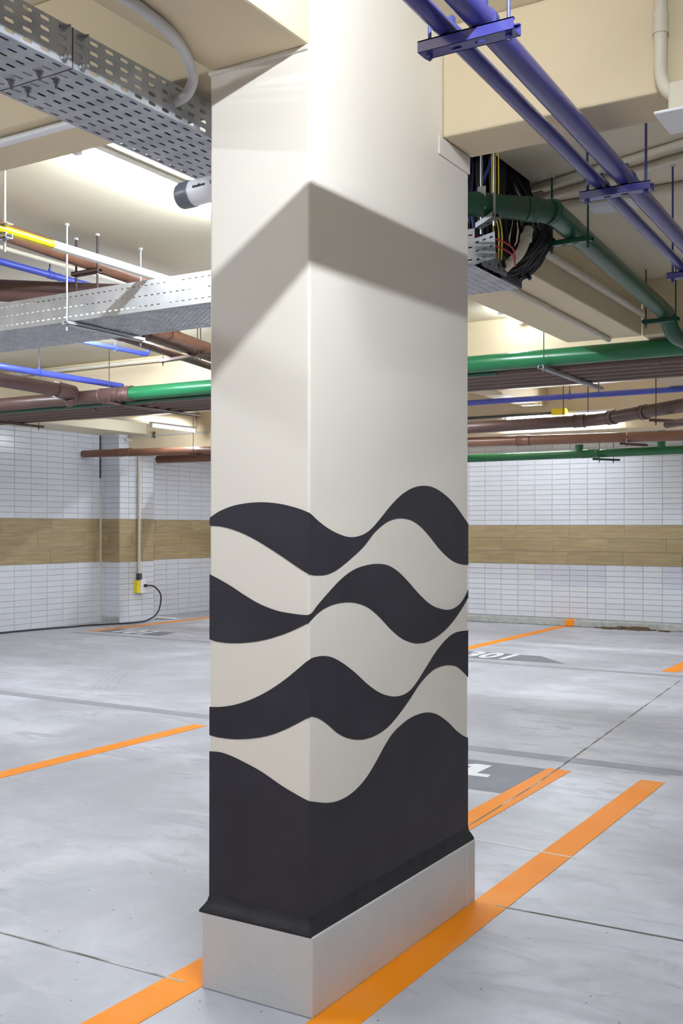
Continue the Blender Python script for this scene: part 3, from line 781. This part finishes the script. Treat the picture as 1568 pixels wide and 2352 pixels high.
cp = catmull([(-9.55, 10.73, .475), (-9.50, 10.82, .46), (-9.47, 10.92, .33), (-9.47, 10.86, .12), (-9.46, 10.66, .03), (-9.46, 10.45, .012), (-9.5, 10.25, .012),
              (-9.62, 10.0, .012), (-9.70, 9.8, .012), (-9.73, 9.5, .012), (-9.80, 9.2, .012), (-9.84, 8.9, .012), (-9.86, 8.7, .012), (-9.88, 8.2, .012)], 8)
tag(MB().tube(cp, .011, 8).build('power_cord', 'cord', None, True), 'black power cord hanging from the outlet and lying along the wall', 'cord')
deb = MB().box((-.14, -.07, 0), (.14, .07, .012), Matrix.Translation((-9.55, 11.12, .012)) @ Matrix.Rotation(.5, 4, 'Z') @ Matrix.Rotation(.08, 4, 'Y')).build('loose_board', 'pvc')
tag(deb, 'thin loose pale board on the floor by the pilaster', 'board')

# junction box at the top right and square luminaire
t = thing('junction_box', 'cream junction box with white square cover at top right edge', 'box', (-.69, 3.06, 2.41))
o = MB().box((-.76, 3.0, 2.412), (-.63, 3.13, 2.494)).build('body', 'conduit', t); bevel(o, .006)
o = MB().box((-.765, 2.995, 2.407), (-.625, 3.135, 2.416)).build('gasket', 'yellow', t)
o = MB().box((-.79, 2.965, 2.398), (-.60, 3.145, 2.407)).build('cover', 'white', t); bevel(o, .003)
t = thing('ceiling_box', 'white square box on the slab behind the blue pipes', 'box', (-1.55, 5.1, 2.84))
o = MB().box((-1.66, 4.98, 2.80), (-1.42, 5.14, 2.85)).build('body', 'white', t); bevel(o, .01)
MB().box((-1.64, 4.995, 2.796), (-1.44, 5.125, 2.80)).build('cover', 'white', t)

# ------------------------------------------------------------------ cable trays
def tray(label, x0, x1, y0, y1, z, h, along, pu, n_across, nside, L, W, m, joint_at=None, sides=(1, 1), lip=True, msk=None):
    t = thing('cable_tray', label, 'cable tray', ((x0 + x1) / 2, (y0 + y1) / 2, z))
    if along == 'Y':
        n = round((y1 - y0) / pu)
        o = MB().slots((x0, y0, z), (0, 1, 0), (1, 0, 0), n, n_across, (y1 - y0) / n, (x1 - x0) / n_across, L, W).build('bottom', m, t)
        solid(o, .0016)
        for k, x in enumerate((x0, x1)):
            if not sides[k]: continue
            o = MB().slots((x, y0, z), (0, 1, 0), (0, 0, 1), n, nside, (y1 - y0) / n, h / nside, L, W * 1.1).build('side', m, t); solid(o, .0016)
    else:
        n = round((x1 - x0) / pu)
        o = MB().slots((x0, y0, z), (1, 0, 0), (0, 1, 0), n, n_across, (x1 - x0) / n, (y1 - y0) / n_across, L, W).build('bottom', m, t)
        solid(o, .0016)
        for k, y in enumerate((y0, y1)):
            if not sides[k]: continue
            o = MB().slots((x0, y, z), (1, 0, 0), (0, 0, 1), n, nside, (x1 - x0) / n, h / nside, L, W * .95).build('side', msk or m, t); solid(o, .0016)
    return t
TX0, TX1, TZ = -2.150, -1.885, 2.358
tr = tray('perforated steel cable tray passing over the camera to the column', TX0, TX1, -1.2, 4.03, TZ, .098, 'Y', .0535, 8, 4, .028, .0085, 'galv')
# splice: dark joint line, plates, bolts
JY = 1.85
MB().box((TX0, JY - .0012, TZ - .0016), (TX1, JY + .0012, TZ - .0008)).build('splice_line', 'ink', tr)
MB().box((TX1 + .0008, JY - .0012, TZ), (TX1 + .0016, JY + .0012, TZ + .098)).build('splice_line', 'ink', tr)
o = MB().box((TX0 + .02, JY - .045, TZ + .001), (TX1 - .02, JY + .045, TZ + .003)).build('splice_plate', 'galv', tr)
o = MB().box((TX1 - .003, JY - .05, TZ + .004), (TX1 - .001, JY + .05, TZ + .09)).build('splice_plate', 'galv', tr)
def bolt(p, d, par):
    p, d = Vector(p), Vector(d)
    b = MB().cyl(p, p + d * .010, .0075, 6); b.cyl(p + d * .010, p + d * .022, .0038, 8); b.cyl(p - d * .001, p + d * .002, .0105, 12)
    b.build('bolt', 'bolt', par)
for x in (TX1 - .083, TX1 - .183):
    for y in (-.027, .027): bolt((x, JY + y, TZ - .001), (0, 0, -1), tr)
for y in (-.03, .03):
    for z in (.012, .086): bolt((TX1 + .001, JY + y, TZ + z), (1, 0, 0), tr)
lab = ['blue', 'black', 'blue', 'black', 'black', 'blue', 'black', 'blue']
for i, c in enumerate(lab):
    x = TX0 + .03 + .029 * i
    pts = [(x + random.uniform(-.012, .012), -1.1 + .42 * k, TZ + .014 + .012 * random.random()) for k in range(13)]
    o = MB().tube(catmull(pts, 4), .0085, 8).build('tray_cable', 'cable' + c, None, True)
    tag(o, f'{c} cable lying in the perforated tray over the camera, seen through the slots', 'cable', f'{c} cables in the near tray')

T2X0, T2X1, T2Y0, T2Y1, T2Z = -6.6, -1.80, 4.06, 4.56, 2.342
tr2 = tray('long perforated galvanised cable tray crossing behind the column', T2X0, T2X1 - .02, T2Y0, T2Y1, T2Z, .155, 'X', .0405, 15, 3, .020, .0062, 'galv', sides=(1, 1), msk='galv2')
for x, lab_ in ((-4.14, 'galvanised channel carrying the long tray, seen left of column'), (-6.2, 'galvanised channel carrying the long tray outside the left edge')):
    hanger((x, 4.31, T2Z - .003), (0, 1), .60, SLAB, 'galv2', 'rod', lab_, w=.045, h=.022, rods=(-.285, .285), rr=.005)
# torn end flaps by the riser
def plate(name, pts, m, par, t=.002):
    a, b, c, d = [Vector(p) for p in pts]
    nu = max(1, round((b - a).length / .045)); nv = max(1, round((d - a).length / .035)); mb = MB()
    mb.slots(a, b - a, d - a, nu, nv, (b - a).length / nu, (d - a).length / nv, .022, .007)
    # shear to the quad
    o = mb.build(name, m, par); solid(o, t); return o
plate('end_flap', ((-1.82, 4.06, 2.345), (-1.70, 4.00, 2.345), (-1.70, 4.00, 2.40), (-1.82, 4.05, 2.45)), 'galvdark', tr2)
plate('end_flap', ((-1.80, 4.09, 2.345), (-1.79, 4.33, 2.345), (-1.79, 4.33, 2.43), (-1.80, 4.09, 2.43)), 'galvdark', tr2)
o = MB().box((-1.818, 4.33, T2Z), (-1.810, 4.56, T2Z + .035)).build('end_lip', 'darkpipe', tr2)
# cables of the riser
cb = MB()
for k in range(120):
    a = random.random(); q = random.random()
    s0 = (-2.25 + .34 * a, 4.25 + .28 * q, 2.375 + .05 * random.random())
    s1 = (-1.86 + .06 * a, 4.40 + .14 * q, 2.372 + .06 * random.random())
    s2 = (-1.715 + .05 * random.random() - .06 * a, 4.46 + .16 * q, 2.47 + .07 * (1 - a))
    s3 = (-1.70 - .09 * random.random(), 4.50 + .15 * q, 2.62 + .05 * random.random())
    s4 = (-1.815 - .12 * random.random(), 4.50 + .18 * q, 2.84)
    s5 = (-1.86 - .16 * random.random(), 4.50 + .2 * q, 3.3)
    cb.tube(catmull([s0, s1, s2, s3, s4, s5], 4), random.uniform(.006, .0095), 6)
for k in range(110):
    x = random.uniform(-2.30, -1.83); y = random.uniform(4.24, 4.80)
    cb.tube(catmull([(x + random.uniform(-.1, .1), min(4.52, y), 2.37), (x + random.uniform(-.05, .05), min(y, 4.70), 2.58), (x, y, 2.8), (x, y, 3.4)], 3), random.uniform(.006, .010), 6)
o = cb.build('cable_bundle', 'cableblack', None, True); o['kind'] = 'stuff'
tag(o, 'thick bundle of black cables curving from the tray up through the slab', 'cables')
def cable(label, pts, r, m, group):
    o = MB().tube(catmull(pts, 6), r, 8).build('cable', m, None, True); return tag(o, label, 'cable', group)
for k in range(12):
    x = -2.06 + .022 * (k % 8); y = 4.20 + .012 * k
    dx = random.uniform(-.11, .11)
    cable('blue cable crossing others at the riser beside the column', [(x + dx, y, 3.0), (x + dx * .6, y - .03, 2.80), (x - dx * .5, y - .03, 2.62), (x - dx * .7, y, 2.50), (x - dx * .4, y + .05, 2.38)], .0075, 'cableblue', 'blue cables at the riser')
for k in range(3):
    x = -1.800 + .015 * k
    cable('yellow cable hanging among the black ones at the riser', [(x - .02, 4.24, 3.0), (x - .006, 4.21, 2.75), (x, 4.20, 2.6), (x + random.uniform(-.01, .02), 4.20, 2.5), (x - .01, 4.25, 2.40)], .0036, 'cableyellow', 'yellow cables at the riser')
for k in range(2):
    z = 2.45 - .03 * k
    cable('red cable looping out of the torn tray end', [(-1.94, 4.12, z), (-1.84, 4.08, z + .015), (-1.75, 4.11, z + .005), (-1.705, 4.18, z - .02), (-1.72, 4.26, z - .05)], .004, 'cablered', 'red cables at the tray end')
conduit('cream corrugated conduit bending down beside the black cables', [(-1.715, 4.40, 2.56), (-1.715, 4.36, 2.50), (-1.73, 4.34, 2.44), (-1.80, 4.33, 2.385)], .022, 'conduit', .06, bits=[((-1.715, 4.37, 2.515), (0, .4, 1), .012)])

# ------------------------------------------------------------------ security camera
t = thing('security_camera', 'white bullet security camera with dark front on the column side', 'camera', (-1.90, 2.375, 2.205))
ax = Vector((-1, -.05, -.06)).normalized()
c0 = Vector((-1.80, 2.375, 2.212)); r = .036
body = MB().tube([c0, c0 + ax * .135, c0 + ax * .143], [r, r, r * .97], 24).build('body', 'white', t, True)
hood = MB().tube([c0 + ax * .133, c0 + ax * .135, c0 + ax * .173, c0 + ax * .181], [r * 1.0, r * 1.06, r * 1.03, r * .93], 24).build('front_ring', 'camgrey', t, True)
MB().cyl(c0 + ax * .1805, c0 + ax * .1825, r * .70, 20).build('lens_window', 'lens', hood, True)
MB().box((c0.x - .03, c0.y - .012, c0.z + .03), (c0.x + .0, c0.y + .012, c0.z + .055)).build('mount', 'white', t)
# lettering on the side that faces the driving lane
X_ = -ax; Y_ = Vector((0, 0, 1)); Y_ = (Y_ - X_ * Y_.dot(X_)).normalized(); Z_ = X_.cross(Y_)
R = Matrix(((*X_, 0), (*Y_, 0), (*Z_, 0), (0, 0, 0, 1))).transposed()
ctr = c0 + ax * .090 + Z_ * (r + .0004) + Y_ * .004
o = text_mesh('lettering', 'intelbras', .0125, 'ink', Matrix.Translation(ctr) @ R, t, extrude=.0012)
q = c0 + ax * .047 + Z_ * (r + .0004) + Y_ * .005
emb = MB().box((-.0045, -.0045, -.0012), (.0045, .0045, .0008), Matrix.Translation(q) @ R).build('emblem', 'ink', t)
e = MB().box((-.0026, -.0007, 0), (.0026, .0007, .0012), Matrix.Translation(q) @ R); e.box((-.0007, -.0026, 0), (.0007, .0026, .0012), Matrix.Translation(q) @ R)
e.build('emblem_cross', 'white', emb)
